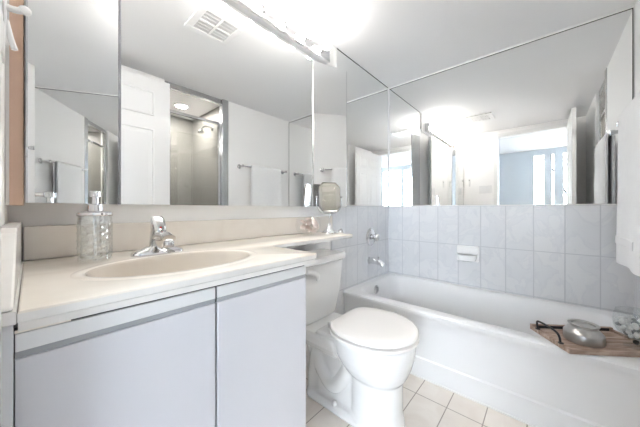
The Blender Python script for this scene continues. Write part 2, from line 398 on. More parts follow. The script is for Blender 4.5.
for sx in (0, 1):
    for sy in (0, 1):
        bm = bmesh.new(); x0 = (-0.098, 0.008)[sx]; y0 = (-0.098, 0.008)[sy]
        for k in range(12):
            x = x0 + 0.0075*k
            loft(bm, [[(x, y, -0.014), (x+0.0035, y, -0.014), (x+0.0055, y, -0.004), (x+0.002, y, -0.004)] for y in (y0, y0+0.09)])
        for k in (0.03, 0.06): box(bm, x0, x0+0.09, y0+k, y0+k+0.002, -0.0145, -0.006)
        obj('grille', bm, M['plastic'], vt)
rl = thing('recessed_light', 'round recessed downlight in the shower ceiling', 'light', (1.13, -0.90, ZC))
bm = bmesh.new(); lathe(bm, [(0.075, -0.0005), (0.075, -0.006), (0.058, -0.009), (0.056, -0.0005)], (0, 0, 0), 32); obj('ring', bm, M['plastic'], rl, 40)
bm = bmesh.new(); lathe(bm, [(0.056, -0.004), (0.055, -0.0055), (0.02, -0.007)], (0, 0, 0), 32); obj('lens', bm, M['downlight'], rl, 40)

# ---------------------------------------------------------------- vanity cabinet
FY = 0.59
vc = thing('vanity_cabinet', 'white flat door vanity cabinet under the marble counter', 'cabinet', (0.29, 0.86, 0))
obj('carcass', loc(vc, boxes([(XL+0.002, -0.0165, FY+0.021, YB-0.002, 0.09, 0.828), (0.58, 0.598, FY+0.021, YB-0.002, 0.09, 0.828), (-0.0165, 0.58, FY+0.021, YB-0.002, 0.09, 0.108), (-0.0165, 0.58, YB-0.012, YB-0.002, 0.108, 0.80), (XL+0.002, -0.0165, FY, FY+0.0205, 0.09, 0.841), (XL+0.03, 0.58, FY+0.07, YB-0.03, 0.002, 0.0895)])), M['lamside'], vc)
obj('gap_strip', loc(vc, boxes([(-0.016, 0.598, FY+0.006, FY+0.0205, 0.786, 0.828), (0.2935, 0.2965, FY+0.01, FY+0.0205, 0.10, 0.786)])), M['dark'], vc)
for a, b, nm in ((-0.015, 0.2925, 'l'), (0.2975, 0.600, 'r')):
    dr = obj('door', loc(vc, B(a, b, FY, FY+0.0185, 0.10, 0.785)), M['laminate'], vc, bevel=0.0015)
    fp = obj('finger_pull', loc(vc, B(a, b, FY+0.001, FY+0.0055, 0.796, 0.823)), M['alu'], dr, bevel=0.001)
    obj('pull_shadow', loc(vc, B(a, b, FY+0.0035, FY+0.0055, 0.7855, 0.7955)), M['groove'], dr)  # shadow line below the pull, put in as a grey strip
obj('filler_block', loc(vc, B(-0.0155, 0.045, FY+0.003, FY+0.0058, 0.8235, 0.828)), M['marble'], vc)

# ---------------------------------------------------------------- countertop with basin
CZ = 0.862
ct = thing('vanity_countertop', 'cream marble vanity counter with banjo shelf and oval basin', 'countertop', (0.3, 0.86, CZ))
SX, SY, SA, SB = 0.286, 0.775, 0.205, 0.135
out = [(-0.0125, 0.575), (0.632, 0.575), (0.639, 0.578), (0.642, 0.585), (0.642, 0.79)]
for k in range(1, 8):
    a = PI - PI/2*k/8; out.append((0.642+0.057+0.057*math.cos(a), 0.79+0.057*math.sin(a)))
out += [(0.699, 0.847), (1.246, 0.847), (1.254, 0.850), (1.256, 0.857), (1.256, 1.1165), (-0.0125, 1.1165)]
ell = [(SX+SA*math.cos(2*PI*k/56), SY+SB*math.sin(2*PI*k/56)) for k in range(56)]
bm = bmesh.new()
def ring(pts, z): return [bm.verts.new((x, y, z)) for x, y in pts]
def inset(pts, d):
    n = len(pts); r = []
    for i in range(n):
        p0, p1, p2 = Vector(pts[i-1]), Vector(pts[i]), Vector(pts[(i+1) % n])
        n1 = Vector((-(p1-p0).y, (p1-p0).x)).normalized(); n2 = Vector((-(p2-p1).y, (p2-p1).x)).normalized()
        m = (n1+n2); m = m/ max(0.3, m.length_squared) * 2
        r.append(tuple(p1 + m*d))
    return r
top = ring(inset(out, 0.004), CZ); e1 = ring(inset(out, 0.001), CZ-0.0015); e2 = ring(out, CZ-0.005); e3 = ring(out, CZ-0.017); e4 = ring(inset(out, 0.003), CZ-0.020)
def bridge(a, b, mi=0):
    n = len(a)
    for i in range(n): bm.faces.new((a[i], a[(i+1) % n], b[(i+1) % n], b[i])).material_index = mi
for a, b in ((top, e1), (e1, e2)): bridge(a, b, 0)
bridge(e2, e3, 1); bridge(e3, e4, 1)
hl = ring(ell, CZ)
edges = [bm.edges.get((L[i], L[(i+1) % len(L)])) or bm.edges.new((L[i], L[(i+1) % len(L)])) for L in (top, hl) for i in range(len(L))]
bmesh.ops.triangle_fill(bm, use_beauty=True, use_dissolve=False, edges=edges)
hb = ring([(SX+(x-SX)*1.0, SY+(y-SY)*1.0) for x, y in ell], CZ-0.020)
edges = [bm.edges.get((L[i], L[(i+1) % len(L)])) or bm.edges.new((L[i], L[(i+1) % len(L)])) for L in (e4, hb) for i in range(len(L))]
bmesh.ops.triangle_fill(bm, use_beauty=True, use_dissolve=False, edges=edges)
obj('slab', loc(ct, bm), [M['marble'], M['edge']], ct, 35)
bm = bmesh.new()
loops = []
for k, z in ((1.0, -0.0002), (0.985, -0.003), (0.965, -0.012), (0.93, -0.035), (0.86, -0.068), (0.74, -0.096), (0.55, -0.115), (0.30, -0.124), (0.10, -0.126)):
    loops.append([(SX+(x-SX)*k, SY+(y-SY)*k, CZ+z) for x, y in ell])
loft(bm, loops, cap0=False)
o = obj('basin', loc(ct, bm), M['basin'], ct, 180)
m_ = o.modifiers.new('shell', 'SOLIDIFY'); m_.thickness = 0.008; m_.offset = 1
bm = bmesh.new(); lathe(bm, [(0.022, -0.1255), (0.022, -0.122), (0.016, -0.121), (0.014, -0.124)], (SX, SY, CZ), 24); obj('drain', loc(ct, bm), M['chrome'], ct, 40)
# raised oval lip around the basin
bm = bmesh.new()
lip = []
for k, z in ((1.0, 0.0002), (1.02, 0.0022), (1.06, 0.0026), (1.10, 0.0018), (1.13, 0.0002)):
    lip.append([(SX+(SA*math.cos(2*PI*i/64))*(1+(k-1)*0.9), SY+(SB*math.sin(2*PI*i/64))*(1+(k-1)*1.2), CZ+z) for i in range(64)])
loft(bm, lip, False, False); obj('basin_rim', loc(ct, bm), M['marble'], ct, 180)
obj('apron', loc(ct, boxes([(-0.012, 0.634, 0.583, 0.603, 0.829, CZ-0.0205), (0.615, 0.634, 0.603, 0.86, 0.829, CZ-0.0205)])), M['edge'], ct)
obj('backsplash', loc(ct, B(-0.0125, 1.40, 1.117, YB-0.0005, CZ, 0.960)), M['splash'], ct, bevel=0.002)
obj('counter_end', loc(ct, B(XL+0.001, -0.0128, 0.575, 1.1165, CZ-0.020, CZ)), M['edge'], ct, bevel=0.002)
bm = bmesh.new(); loft(bm, [[(x, y, z) for y, z in ((YB-0.0005, CZ+0.0003), (YB-0.0005, 0.974), (0.765, 0.974), (0.735, 0.966), (0.577, CZ+0.006), (0.577, CZ+0.0003))] for x in (XL+0.001, -0.0160)])
obj('side_splash', loc(ct, bm), M['edge'], ct, bevel=0.003, seg=2)

# ---------------------------------------------------------------- sink faucet
fa = thing('sink_faucet', 'chrome single lever faucet on the counter behind the basin', 'faucet', (0.283, 0.968, CZ+0.0005))
bm = bmesh.new()
lp = []
for z, sx, sy in ((0, 0.076, 0.026), (0.006, 0.076, 0.026), (0.012, 0.070, 0.023), (0.018, 0.050, 0.021), (0.026, 0.034, 0.020)):
    lp.append([(sx*math.copysign(abs(math.cos(a))**0.8, math.cos(a)), sy*math.copysign(abs(math.sin(a))**0.8, math.sin(a)), z) for a in [2*PI*i/36 for i in range(36)]])
loft(bm, lp); obj('base', bm, M['chrome'], fa, 50)
bm = bmesh.new()
lp = []
for z, yc, sx, sy in ((0.014, 0, 0.030, 0.022), (0.030, 0.001, 0.026, 0.022), (0.050, 0.0, 0.0245, 0.023), (0.070, -0.001, 0.0235, 0.024), (0.078, -0.002, 0.0225, 0.0235)):
    lp.append([(sx*math.cos(a), yc+sy*math.sin(a), z) for a in [2*PI*i/28 for i in range(28)]])
loft(bm, lp); 
sp = curve([(0, 0, 0.050), (0, -0.035, 0.062), (0, -0.075, 0.062), (0, -0.100, 0.056)], 5)
tube(bm, sp, [0.020]*6+[0.019]*5+[0.0175]*5, 16, sq=(1.1, 0.72))
obj('spout', bm, M['chrome'], fa, 60)
bm = bmesh.new(); lathe(bm, [(0.0135, 0.030), (0.0145, 0.032), (0.0145, 0.046), (0.012, 0.05)], (0, -0.096, 0), 20); obj('aerator', bm, M['steel'], fa, 40)
bm = bmesh.new()
lp = []
for z, yc, sx, sy in ((0.079, -0.001, 0.0225, 0.0235), (0.092, 0.0, 0.0225, 0.021), (0.106, 0.006, 0.021, 0.016), (0.118, 0.012, 0.0185, 0.010), (0.124, 0.015, 0.014, 0.006)):
    lp.append([(sx*math.cos(a), yc+sy*math.sin(a), z) for a in [2*PI*i/28 for i in range(28)]])
loft(bm, lp); hd = obj('handle', bm, M['chrome'], fa, 60)
bm = bmesh.new(); sphere(bm, (0, -0.0235, 0.087), 0.0035, (1, 0.4, 1), 10); obj('temperature_dot', bm, M['red'], hd, 180)
bm = bmesh.new(); tube(bm, [(0.0, 0.030, 0.012), (0.0, 0.030, 0.045)], 0.0025, 8); sphere(bm, (0, 0.030, 0.048), 0.005, n=10); obj('drain_rod', bm, M['chrome'], fa, 60)

# ---------------------------------------------------------------- soap dispenser
dp = thing('soap_dispenser', 'cut glass soap dispenser with chrome pump beside the faucet', 'dispenser', (0.121, 0.950, CZ+0.0005))
DR = 0.0375
bm = bmesh.new()
NR, NH = 48, 26
loops = []
def pat(i, j): return 0.0022*(abs(((i/3.0+j/2.0) % 2)-1) + abs(((i/3.0-j/2.0) % 2)-1) - 1)
loops.append([(0.6*DR*math.cos(2*PI*i/NR), 0.6*DR*math.sin(2*PI*i/NR), 0.0) for i in range(NR)])
for j in range(NH+1):
    z = 0.003 + 0.125*j/NH
    r = DR-0.002 if j in (0,) else DR
    if j > NH-2: r = DR-0.0015
    loops.append([((r+(pat(i, j) if 1 < j < NH-3 else 0))*math.cos(2*PI*i/NR), (r+(pat(i, j) if 1 < j < NH-3 else 0))*math.sin(2*PI*i/NR), z) for i in range(NR)])
for r, z in ((DR-0.006, 0.126), (DR-0.007, 0.10), (DR-0.007, 0.012), (0.012, 0.009)):
    loops.append([(r*math.cos(2*PI*i/NR), r*math.sin(2*PI*i/NR), z) for i in range(NR)])
loft(bm, loops); obj('bottle', bm, M['cutglass'], dp)
bm = bmesh.new(); lathe(bm, [(DR+0.001, 0.1285), (DR+0.002, 0.131), (DR+0.001, 0.137), (DR-0.006, 0.140), (0.017, 0.142), (0.016, 0.160), (0.011, 0.162)], n=36); obj('collar', bm, M['chrome'], dp, 30)
bm = bmesh.new(); lathe(bm, [(0.0075, 0.160), (0.0075, 0.181), (0.013, 0.182), (0.013, 0.196), (0.010, 0.198)], n=20)
tube(bm, [(-0.001, -0.004, 0.190), (-0.004, -0.028, 0.190), (-0.006, -0.043, 0.186)], [0.006, 0.0055, 0.0045], 10); obj('pump', bm, M['chrome'], dp, 40)
bm = bmesh.new(); lathe(bm, [(0.003, 0.015), (0.003, 0.16)], n=8); obj('dip_tube', bm, M['plastic'], dp, 60)

# ---------------------------------------------------------------- things on the banjo shelf
gb = thing('glass_bowl', 'small clear glass bowl of shells on the counter shelf', 'bowl', (1.046, 1.012, CZ+0.0005))
gb.scale = (1.34,)*3
bm = bmesh.new(); lathe(bm, [(0.028, 0), (0.030, 0.002), (0.050, 0.018), (0.056, 0.038), (0.052, 0.060), (0.047, 0.074), (0.0455, 0.074), (0.0505, 0.060), (0.0543, 0.038), (0.0485, 0.0195), (0.028, 0.004)], n=36)
obj('bowl_wall', bm, M['softglass'], gb, 60)
for a0 in (0.4, 0.4+PI):
    bm = bmesh.new()
    c = Vector((0.047*math.cos(a0), 0.047*math.sin(a0), 0.074)); t = Vector((-math.sin(a0), math.cos(a0), 0))
    tube(bm, curve([c - t*0.013 - Vector((0, 0, .004)), c - t*0.012 + Vector((0, 0, .010)), c + Vector((0, 0, .015)), c + t*0.012 + Vector((0, 0, .010)), c + t*0.013 - Vector((0, 0, .004))], 4), 0.003, 8)
    obj('handle', bm, M['softglass'], gb, 60)
def shell_mesh(kind):
    bm = bmesh.new()
    if kind == 0:       # round spiral shell
        N = 70; pts = []; rad = []
        for i in range(N):
            t = i/(N-1); a = t*2.6*2*PI; R = 0.017*(1-t)**1.1; pts.append((R*math.cos(a), R*math.sin(a), 0.012*t)); rad.append(0.0105*(1-t)**0.9+0.0012)
        tube(bm, pts, rad, 10); sphere(bm, (0, 0, 0), 0.014, (1.15, 1.15, 0.7), 14)
    else:               # ribbed scallop, domed
        lo = []
        for j in range(9):
            s = j/8
            lo.append([(0.024*s*math.sin(-1.15+2.3*i/28)*1.05, 0.004-0.022+0.044*s*math.cos(-1.15+2.3*i/28)*0.95, 0.013*math.sin(PI*min(1, s*0.95+0.05))*(0.8+0.2*math.cos(i*PI/1.0)*s*0.6)) for i in range(29)])
        lo[0] = [(p[0]+0.0001*k, p[1], p[2]) for k, p in enumerate(lo[0])]
        R = loft(bm, lo, False, False, closed=False)
        r = bmesh.ops.solidify(bm, geom=bm.faces[:], thickness=0.003)
    return bm
s0 = obj('seashell', shell_mesh(0), M['shell'], smooth=180); s1 = obj('seashell', shell_mesh(1), M['shell'], smooth=180)
shell_spots = [ # kind, offset in the bowl, rotation, scale, label
    (0, (0.004, -0.036, 0.052), (1.25, 0.0, 0.55), 1.0, 'round pale pink spiral shell facing front in the glass bowl'),
    (1, (-0.016, -0.016, 0.028), (1.0, 0.25, -0.3), 1.05, 'pale pink scallop shell low at the front of the glass bowl'),
    (1, (-0.026, 0.004, 0.056), (0.4, -0.4, 1.3), 0.95, 'pale pink scallop shell at the left top of the glass bowl'),
    (0, (0.020, 0.020, 0.050), (0.5, 0.5, 2.0), 0.85, 'round pink spiral shell at the back of the glass bowl'),
    (0, (0.018, -0.012, 0.018), (0.3, 0.0, 1.0), 0.85, 'round pink spiral shell at the bottom of the glass bowl'),
    (0, (0.030, -0.026, 0.040), (1.3, 0.2, 0.9), 0.8, 'round pink spiral shell at the right front of the glass bowl'),
    (1, (-0.034, -0.006, 0.036), (0.9, -0.5, -0.9), 0.9, 'pale pink scallop shell against the left side of the glass bowl'),
    (1, (0.012, -0.030, 0.030), (1.2, 0.1, 0.3), 0.95, 'pale pink scallop shell below the front spiral shell in the bowl'),
    (1, (0.026, 0.002, 0.060), (0.5, 0.5, -0.8), 0.95, 'pale pink scallop shell at the right top of the glass bowl'),
    (1, (0.004, 0.000, 0.068), (0.15, 0.1, 0.8), 0.95, 'pale pink scallop shell lying on top of the shells')]
first = {0: s0, 1: s1}; used = set()
for kind, off, rot, sc, lab in shell_spots:
    if kind in used:
        o = first[kind].copy(); COL.objects.link(o)
    else:
        o = first[kind]; used.add(kind)
    o.location = Vector(gb.location)+Vector(off)*1.25; o.rotation_euler = rot; o.scale = (sc*1.16,)*3
    tag(o, lab, 'shell', 'shells in the glass bowl')

mm = thing('makeup_mirror', 'small octagonal chrome tilting mirror on a stand on the counter shelf', 'mirror', (1.222, 1.000, CZ+0.0005), math.radians(-27))
bm = bmesh.new(); lathe(bm, [(0.047, 0), (0.048, 0.004), (0.042, 0.010), (0.024, 0.022), (0.014, 0.040), (0.011, 0.054), (0.005, 0.060)], n=28); obj('base', bm, M['chrome'], mm, 60)
bm = bmesh.new(); lathe(bm, [(0.003, 0.03), (0.003, 0.118)], (0, 0, 0), 10); sphere(bm, (0, 0, 0.118), 0.006, n=10); obj('stem', bm, M['glass'], mm, 60)
def octo(w, h_, c, y): return [(-w, y, -h_+c), (-w+c, y, -h_), (w-c, y, -h_), (w, y, -h_+c), (w, y, h_-c), (w-c, y, h_), (-w+c, y, h_), (-w, y, h_-c)]
bm = bmesh.new(); yk = octo(0.081, 0.098, 0.032, 0.004)
tube(bm, curve([(-0.081, 0.004, 0.0), (-0.081, 0.004, -0.06), (-0.05, 0.004, -0.095), (0, 0.004, -0.100), (0.05, 0.004, -0.095), (0.081, 0.004, -0.06), (0.081, 0.004, 0.0)], 6), 0.0025, 8)
bmesh.ops.translate(bm, verts=bm.verts[:], vec=(0, 0, 0.222)); obj('yoke', bm, M['chrome'], mm, 60)
tilt = Matrix.Translation((0, 0, 0.222)) @ Matrix.Rotation(math.radians(-4), 4, 'X')
bm = bmesh.new()
loft(bm, [octo(0.0665, 0.083, 0.028, -0.005), octo(0.0725, 0.089, 0.030, -0.007), octo(0.0735, 0.090, 0.031, 0.0), octo(0.0725, 0.089, 0.030, 0.007), octo(0.0665, 0.083, 0.028, 0.006)], True, True)
bmesh.ops.transform(bm, matrix=tilt, verts=bm.verts[:]); obj('frame', bm, M['gunmetal'], mm, 30)
bm = bmesh.new(); loft(bm, [octo(0.0665, 0.083, 0.028, -0.0054), octo(0.0665, 0.083, 0.028, -0.0062)]); bmesh.ops.transform(bm, matrix=tilt, verts=bm.verts[:]); obj('mirror_glass', bm, M['mirror'], mm)
for s in (-1, 1):
    bm = bmesh.new(); sphere(bm, (s*0.084, 0.002, 0.222), 0.007, n=12); tube(bm, [(s*0.07, 0.002, 0.222), (s*0.084, 0.002, 0.222)], 0.003, 8); obj('pivot_knob', bm, M['steel'], mm, 180)
jr = thing('chrome_jar', 'tiny chrome lidded jar at the right end of the counter shelf', 'jar', (1.238, 0.925, CZ+0.0005))
bm = bmesh.new(); lathe(bm, [(0.013, 0), (0.015, 0.002), (0.016, 0.012), (0.014, 0.018)], n=20); obj('body', bm, M['chrome'], jr, 40)
bm = bmesh.new(); lathe(bm, [(0.0155, 0.0182), (0.0155, 0.021), (0.010, 0.025), (0.003, 0.027), (0.004, 0.031), (0.002, 0.033)], n=20); obj('lid', bm, M['chrome'], jr, 40)
jr = thing('chrome_jar', 'tiny chrome lidded jar left of the small mirror base', 'jar', (1.145, 0.950, CZ+0.0005))
bm = bmesh.new(); lathe(bm, [(0.011, 0), (0.013, 0.002), (0.014, 0.009), (0.012, 0.014)], n=20); obj('body', bm, M['chrome'], jr, 40)
bm = bmesh.new(); lathe(bm, [(0.0135, 0.0142), (0.0135, 0.017), (0.008, 0.020), (0.003, 0.024)], n=20); obj('lid', bm, M['chrome'], jr, 40)

# ---------------------------------------------------------------- toilet
TX = 1.097
to = thing('toilet', 'white two piece toilet with closed lid between counter and tub', 'toilet', (TX, 0.76, 0))
def egg(k, y0=0.62, a=0.190, bf=0.204, bk=0.180, ab=0.150, n=72):
    """outline of the seat: rounded front, squared back; k grows it"""
    pts = []
    for i in range(n):
        t = 2*PI*i/n; c, s = math.cos(t), math.sin(t)
        if s < 0: x, y = (a+k)*c, y0 + (bf+k)*s
        else:
            x = (a+k)*math.copysign(abs(c)**0.30, c)*(1-(1-ab/a)*s**1.5); y = y0 + (bk+k)*s**0.6
        pts.append((TX+x, y))
    return pts
def eggloop(k, z, **kw): return [(x, y, z) for x, y in egg(k, **kw)]
bm = bmesh.new(); loft(bm, [eggloop(-0.020, 0.4375), eggloop(-0.004, 0.438), eggloop(0.0, 0.441), eggloop(0.0, 0.451), eggloop(-0.003, 0.4565), eggloop(-0.010, 0.459), eggloop(-0.06, 0.4605), eggloop(-0.11, 0.461)])
lid = obj('lid', loc(to, bm), M['seat'], to, 50)
bm = bmesh.new(); loft(bm, [eggloop(-0.03, 0.4165), eggloop(-0.006, 0.417), eggloop(0.002, 0.420), eggloop(0.002, 0.429), eggloop(-0.006, 0.4325), eggloop(-0.03, 0.433)])
obj('seat', loc(to, bm), M['seat'], to, 50)
for s in (-1, 1):
    bm = bmesh.new(); lathe(bm, [(0.010, -0.02), (0.012, -0.018), (0.012, 0.018), (0.010, 0.02)], (TX+s*0.075, 0.822, 0.426), 14, 'x'); box(bm, TX+s*0.075-0.016, TX+s*0.075+0.016, 0.812, 0.834, 0.402, 0.424)
    obj('hinge', loc(to, bm), M['seat'], to, 50)
# bowl: joined solids fused by a remesh
bm = bmesh.new()
def oval(yc, a, bf, bk, z, n=40, p=0.9):
    pts = []
    for i in range(n):
        t = 2*PI*i/n; c, s = math.cos(t), math.sin(t)
        pts.append((TX+a*math.copysign(abs(c)**p, c), yc+(bf if s < 0 else bk)*math.copysign(abs(s)**p, s), z))
    return pts
loft(bm, [oval(0.60, 0.112, 0.125, 0.13, 0.0), oval(0.60, 0.110, 0.122, 0.13, 0.03), oval(0.60, 0.104, 0.115, 0.13, 0.08), oval(0.60, 0.104, 0.115, 0.13, 0.19), oval(0.603, 0.108, 0.120, 0.14, 0.222), oval(0.606, 0.130, 0.145, 0.16, 0.25), oval(0.612, 0.150, 0.165, 0.18, 0.285),
          oval(0.618, 0.165, 0.182, 0.19, 0.325), oval(0.62, 0.174, 0.190, 0.195, 0.365), oval(0.62, 0.178, 0.193, 0.195, 0.404), oval(0.62, 0.172, 0.188, 0.190, 0.4125)])
# rear deck and spine
loft(bm, [[(TX+x, y, z) for x, y in ((-w, 0.76), (w, 0.76), (w, yb), (-w, yb))] for w, yb, z in ((0.110, 1.04, 0.28), (0.140, 1.09, 0.325), (0.150, 1.10, 0.365), (0.142, 1.095, 0.378))])
loft(bm, [[(TX+x, y, z) for x, y in ((-w, 0.74), (w, 0.74), (w, 0.87), (-w, 0.87))] for w, z in ((0.13, 0.33), (0.145, 0.39), (0.138, 0.4))])
loft(bm, [[(TX+x, y, z) for x, y in ((-w, 0.66), (w, 0.66), (w, yb), (-w, yb))] for w, yb, z in ((0.070, 0.97, 0.0), (0.066, 0.97, 0.15), (0.075, 1.0, 0.25), (0.10, 1.04, 0.31))])
loft(bm, [rrect(TX-w, TX+w, 0.60, 1.0, 0.06, z) for w, z in ((0.112, 0.0), (0.112, 0.022), (0.098, 0.036))])
for s in (-1, 1):    # visible trapway bulge on each flank
    tube(bm, curve([(TX+s*0.058, 0.70, 0.27), (TX+s*0.060, 0.765, 0.15), (TX+s*0.060, 0.83, 0.105), (TX+s*0.060, 0.90, 0.17), (TX+s*0.058, 0.925, 0.24), (TX+s*0.056, 0.95, 0.14), (TX+s*0.056, 0.955, 0.03)], 7), 0.040, 14)
bw = obj('bowl', loc(to, bm), M['porcelain'], to, 180)
rm = bw.modifiers.new('fuse', 'REMESH'); rm.mode = 'VOXEL'; rm.voxel_size = 0.006; rm.use_smooth_shade = True
sm = bw.modifiers.new('smooth', 'SMOOTH'); sm.factor = 0.5; sm.iterations = 7
for s in (-1, 1):
    bm = bmesh.new(); lathe(bm, [(0.013, 0.030), (0.0135, 0.040), (0.010, 0.050), (0.004, 0.054)], (TX+s*0.092, 0.79, 0), 16); obj('bolt_cap', loc(to, bm), M['porcelain'], to, 60)
# tank
bm = bmesh.new()
def tk(w, yf, yb, z, r=0.03): return rrect(TX-w, TX+w, yf, yb, r, z, 6)
loft(bm, [tk(0.135, 0.965, 1.095, 0.381), tk(0.150, 0.955, 1.10, 0.40), tk(0.172, 0.940, 1.110, 0.52), tk(0.186, 0.930, 1.115, 0.68), tk(0.187, 0.930, 1.115, 0.705)])
obj('tank', loc(to, bm), M['porcelain'], to, 40)
bm = bmesh.new(); loft(bm, [tk(0.187, 0.931, 1.115, 0.7055), tk(0.197, 0.918, 1.122, 0.712, 0.035), tk(0.200, 0.915, 1.124, 0.722, 0.036), tk(0.199, 0.916, 1.123, 0.740, 0.036), tk(0.190, 0.924, 1.116, 0.748, 0.03), tk(0.15, 0.96, 1.08, 0.750, 0.03)])
# bow the lid front
for v in bm.verts:
    if v.co.y < 1.0: v.co.y -= 0.018*(1-((v.co.x-TX)/0.2)**2)
obj('tank_lid', loc(to, bm), M['porcelain'], to, 40)
bm = bmesh.new(); lathe(bm, [(0.015, 0), (0.015, 0.008), (0.011, 0.018)], (TX-0.155, 0.932, 0.680), 16, 'y')
tube(bm, curve([(TX-0.157, 0.912, 0.682), (TX-0.140, 0.904, 0.682), (TX-0.112, 0.900, 0.672), (TX-0.092, 0.902, 0.652), (TX-0.086, 0.908, 0.630)], 5), [0.010]*6+[0.012]*5+[0.0125]*5+[0.011]*4+[0.006], 12, sq=(0.7, 1.3))
obj('flush_lever', loc(to, bm), M['plastic'], to, 60)

# ---------------------------------------------------------------- bathtub
X0, X1, Y0, Y1, RZ = 1.544, XR-0.004, YF+0.007, YB-0.008, 0.402
tb = thing('bathtub', 'white alcove bathtub with panelled apron along the tiled wall', 'bathtub', ((X0+X1)/2, (Y0+Y1)/2, 0))
bm = bmesh.new()
def ob(dx, z): return rrect(X0+dx, X1, Y0, Y1, 0.004, z, 8)
L = [ob(0, 0.0), ob(0, 0.114), ob(0.009, 0.121), ob(0.010, 0.30), ob(0.008, 0.35), ob(0.001, 0.366), ob(-0.004, 0.378), ob(-0.003, 0.391), ob(0.004, 0.399), ob(0.02, RZ)]
ix0, ix1, iy0, iy1 = X0+0.062, X1-0.045, Y0+0.085, Y1-0.055
for dx, dyb, dyf, z, r in ((0, 0, 0, RZ, 0.13), (0.006, 0.006, 0.006, RZ-0.003, 0.13), (0.016, 0.014, 0.014, RZ-0.016, 0.125), (0.03, 0.028, 0.045, RZ-0.07, 0.12), (0.055, 0.05, 0.13, RZ-0.20, 0.11), (0.075, 0.075, 0.20, RZ-0.29, 0.10), (0.11, 0.12, 0.26, RZ-0.325, 0.09), (0.2, 0.3, 0.5, RZ-0.332, 0.05)):
    L.append(rrect(ix0+dx, ix1-dx, iy0+dyf, iy1-dyb, r, z, 8))
loft(bm, L, True, True)
tbo = obj('shell', loc(tb, bm), M['tub'], tb, 35)
obj('floor_bead', loc(tb, B(X0-0.006, X0-0.0005, Y0, Y1, 0.0005, 0.010)), M['grout'], tb, bevel=0.002)
bm = bmesh.new(); lathe(bm, [(0.036, 0), (0.036, 0.005), (0.030, 0.010), (0.010, 0.012)], (1.888, iy1-0.026, 0.345), 28, 'y')
box(bm, 1.884, 1.892, iy1-0.050, iy1-0.036, 0.335, 0.372)
obj('overflow_plate', loc(tb, bm), M['chrome'], tb, 40)
bm = bmesh.new(); lathe(bm, [(0.03, 0.0695), (0.03, 0.073), (0.02, 0.075), (0.018, 0.071)], (1.925, 0.70, 0), 24); obj('drain', loc(tb, bm), M['chrome'], tb, 40)

# tub taps on the tiled wall
WY = YB-0.0065
mx = thing('tub_mixer', 'round chrome tub mixer tap on the tiled wall', 'tap', (1.944, WY, 0.770))
bm = bmesh.new(); lathe(bm, [(0.076, 0), (0.076, 0.004), (0.066, 0.012), (0.040, 0.018), (0.030, 0.020)], (0, 0, 0), 36, 'y'); obj('escutcheon', bm, M['chrome'], mx, 40)
bm = bmesh.new(); lathe(bm, [(0.020, 0.018), (0.020, 0.040), (0.016, 0.042)], (0, 0, 0), 24, 'y'); obj('stem', bm, M['chrome'], mx, 40)
bm = bmesh.new()
lp = []
for r, z in ((0.024, 0.040), (0.030, 0.046), (0.030, 0.066), (0.024, 0.074), (0.010, 0.077)):
    lp.append([((r+0.0025*math.cos(8*a))*math.cos(a), -z, (r+0.0025*math.cos(8*a))*math.sin(a)) for a in [2*PI*i/48 for i in range(48)]])
loft(bm, lp); obj('knob', bm, M['chrome'], mx, 50)
ts = thing('tub_spout', 'chrome tub spout below the round mixer tap', 'spout', (1.915, WY, 0.572))
bm = bmesh.new(); lathe(bm, [(0.030, 0), (0.030, 0.006), (0.026, 0.009)], (0, 0, 0), 28, 'y'); obj('flange', bm, M['chrome'], ts, 40)
bm = bmesh.new(); tube(bm, curve([(0, -0.004, 0), (0, -0.05, 0.001), (0, -0.095, -0.004), (0, -0.122, -0.018), (0, -0.130, -0.034)], 6), [0.026]*7+[0.025]*6+[0.024]*6+[0.021]*5+[0.017], 20); obj('spout_body', bm, M['chrome'], ts, 60)
bm = bmesh.new(); lathe(bm, [(0.0045, 0.02), (0.0045, 0.034), (0.008, 0.036), (0.008, 0.041), (0.005, 0.043)], (0, -0.092, -0.002), 14); obj('diverter', bm, M['chrome'], ts, 40)

# soap dish
so = thing('soap_dish', 'white ceramic soap dish fixed on the tiled wall above the tub', 'soap dish', (XR-0.0025, 0.457, 0.60))
bm = bmesh.new()
def sd_(x, w, z0, z1, r=0.012):
    pts = []
    for cyy, cz, a0 in ((w-r, z1-r, 0), (-w+r, z1-r, PI/2), (-w+r, z0+r, PI), (w-r, z0+r, 1.5*PI)):
        for k in range(5):
            a = a0+PI/2*k/4; pts.append((x, cyy+r*math.cos(a), cz+r*math.sin(a)))
    return pts
loft(bm, [sd_(0, 0.078, 0, 0.122), sd_(-0.010, 0.078, 0, 0.122), sd_(-0.016, 0.072, 0.006, 0.116)])
obj('plate', bm, M['dish'], so, 40)
bm = bmesh.new()
lo = []
N = 20
for k, z in ((0.55, 0.004), (0.86, 0.010), (0.97, 0.030), (1.0, 0.052), (0.96, 0.056), (0.90, 0.050), (0.84, 0.032), (0.5, 0.022)):
    lp = [(-0.0165, 0.066*k, z)]
    for i in range(N+1):
        a = PI/2 - PI*i/N
        lp.append((-0.0165-0.056*k*max(0, math.cos(a))**0.6, 0.066*k*math.copysign(abs(math.sin(a))**0.6, math.sin(a)), z))
    lp.append((-0.0165, -0.066*k, z)); lo.append(lp)
loft(bm, lo); obj('dish', bm, M['dish'], so, 50)

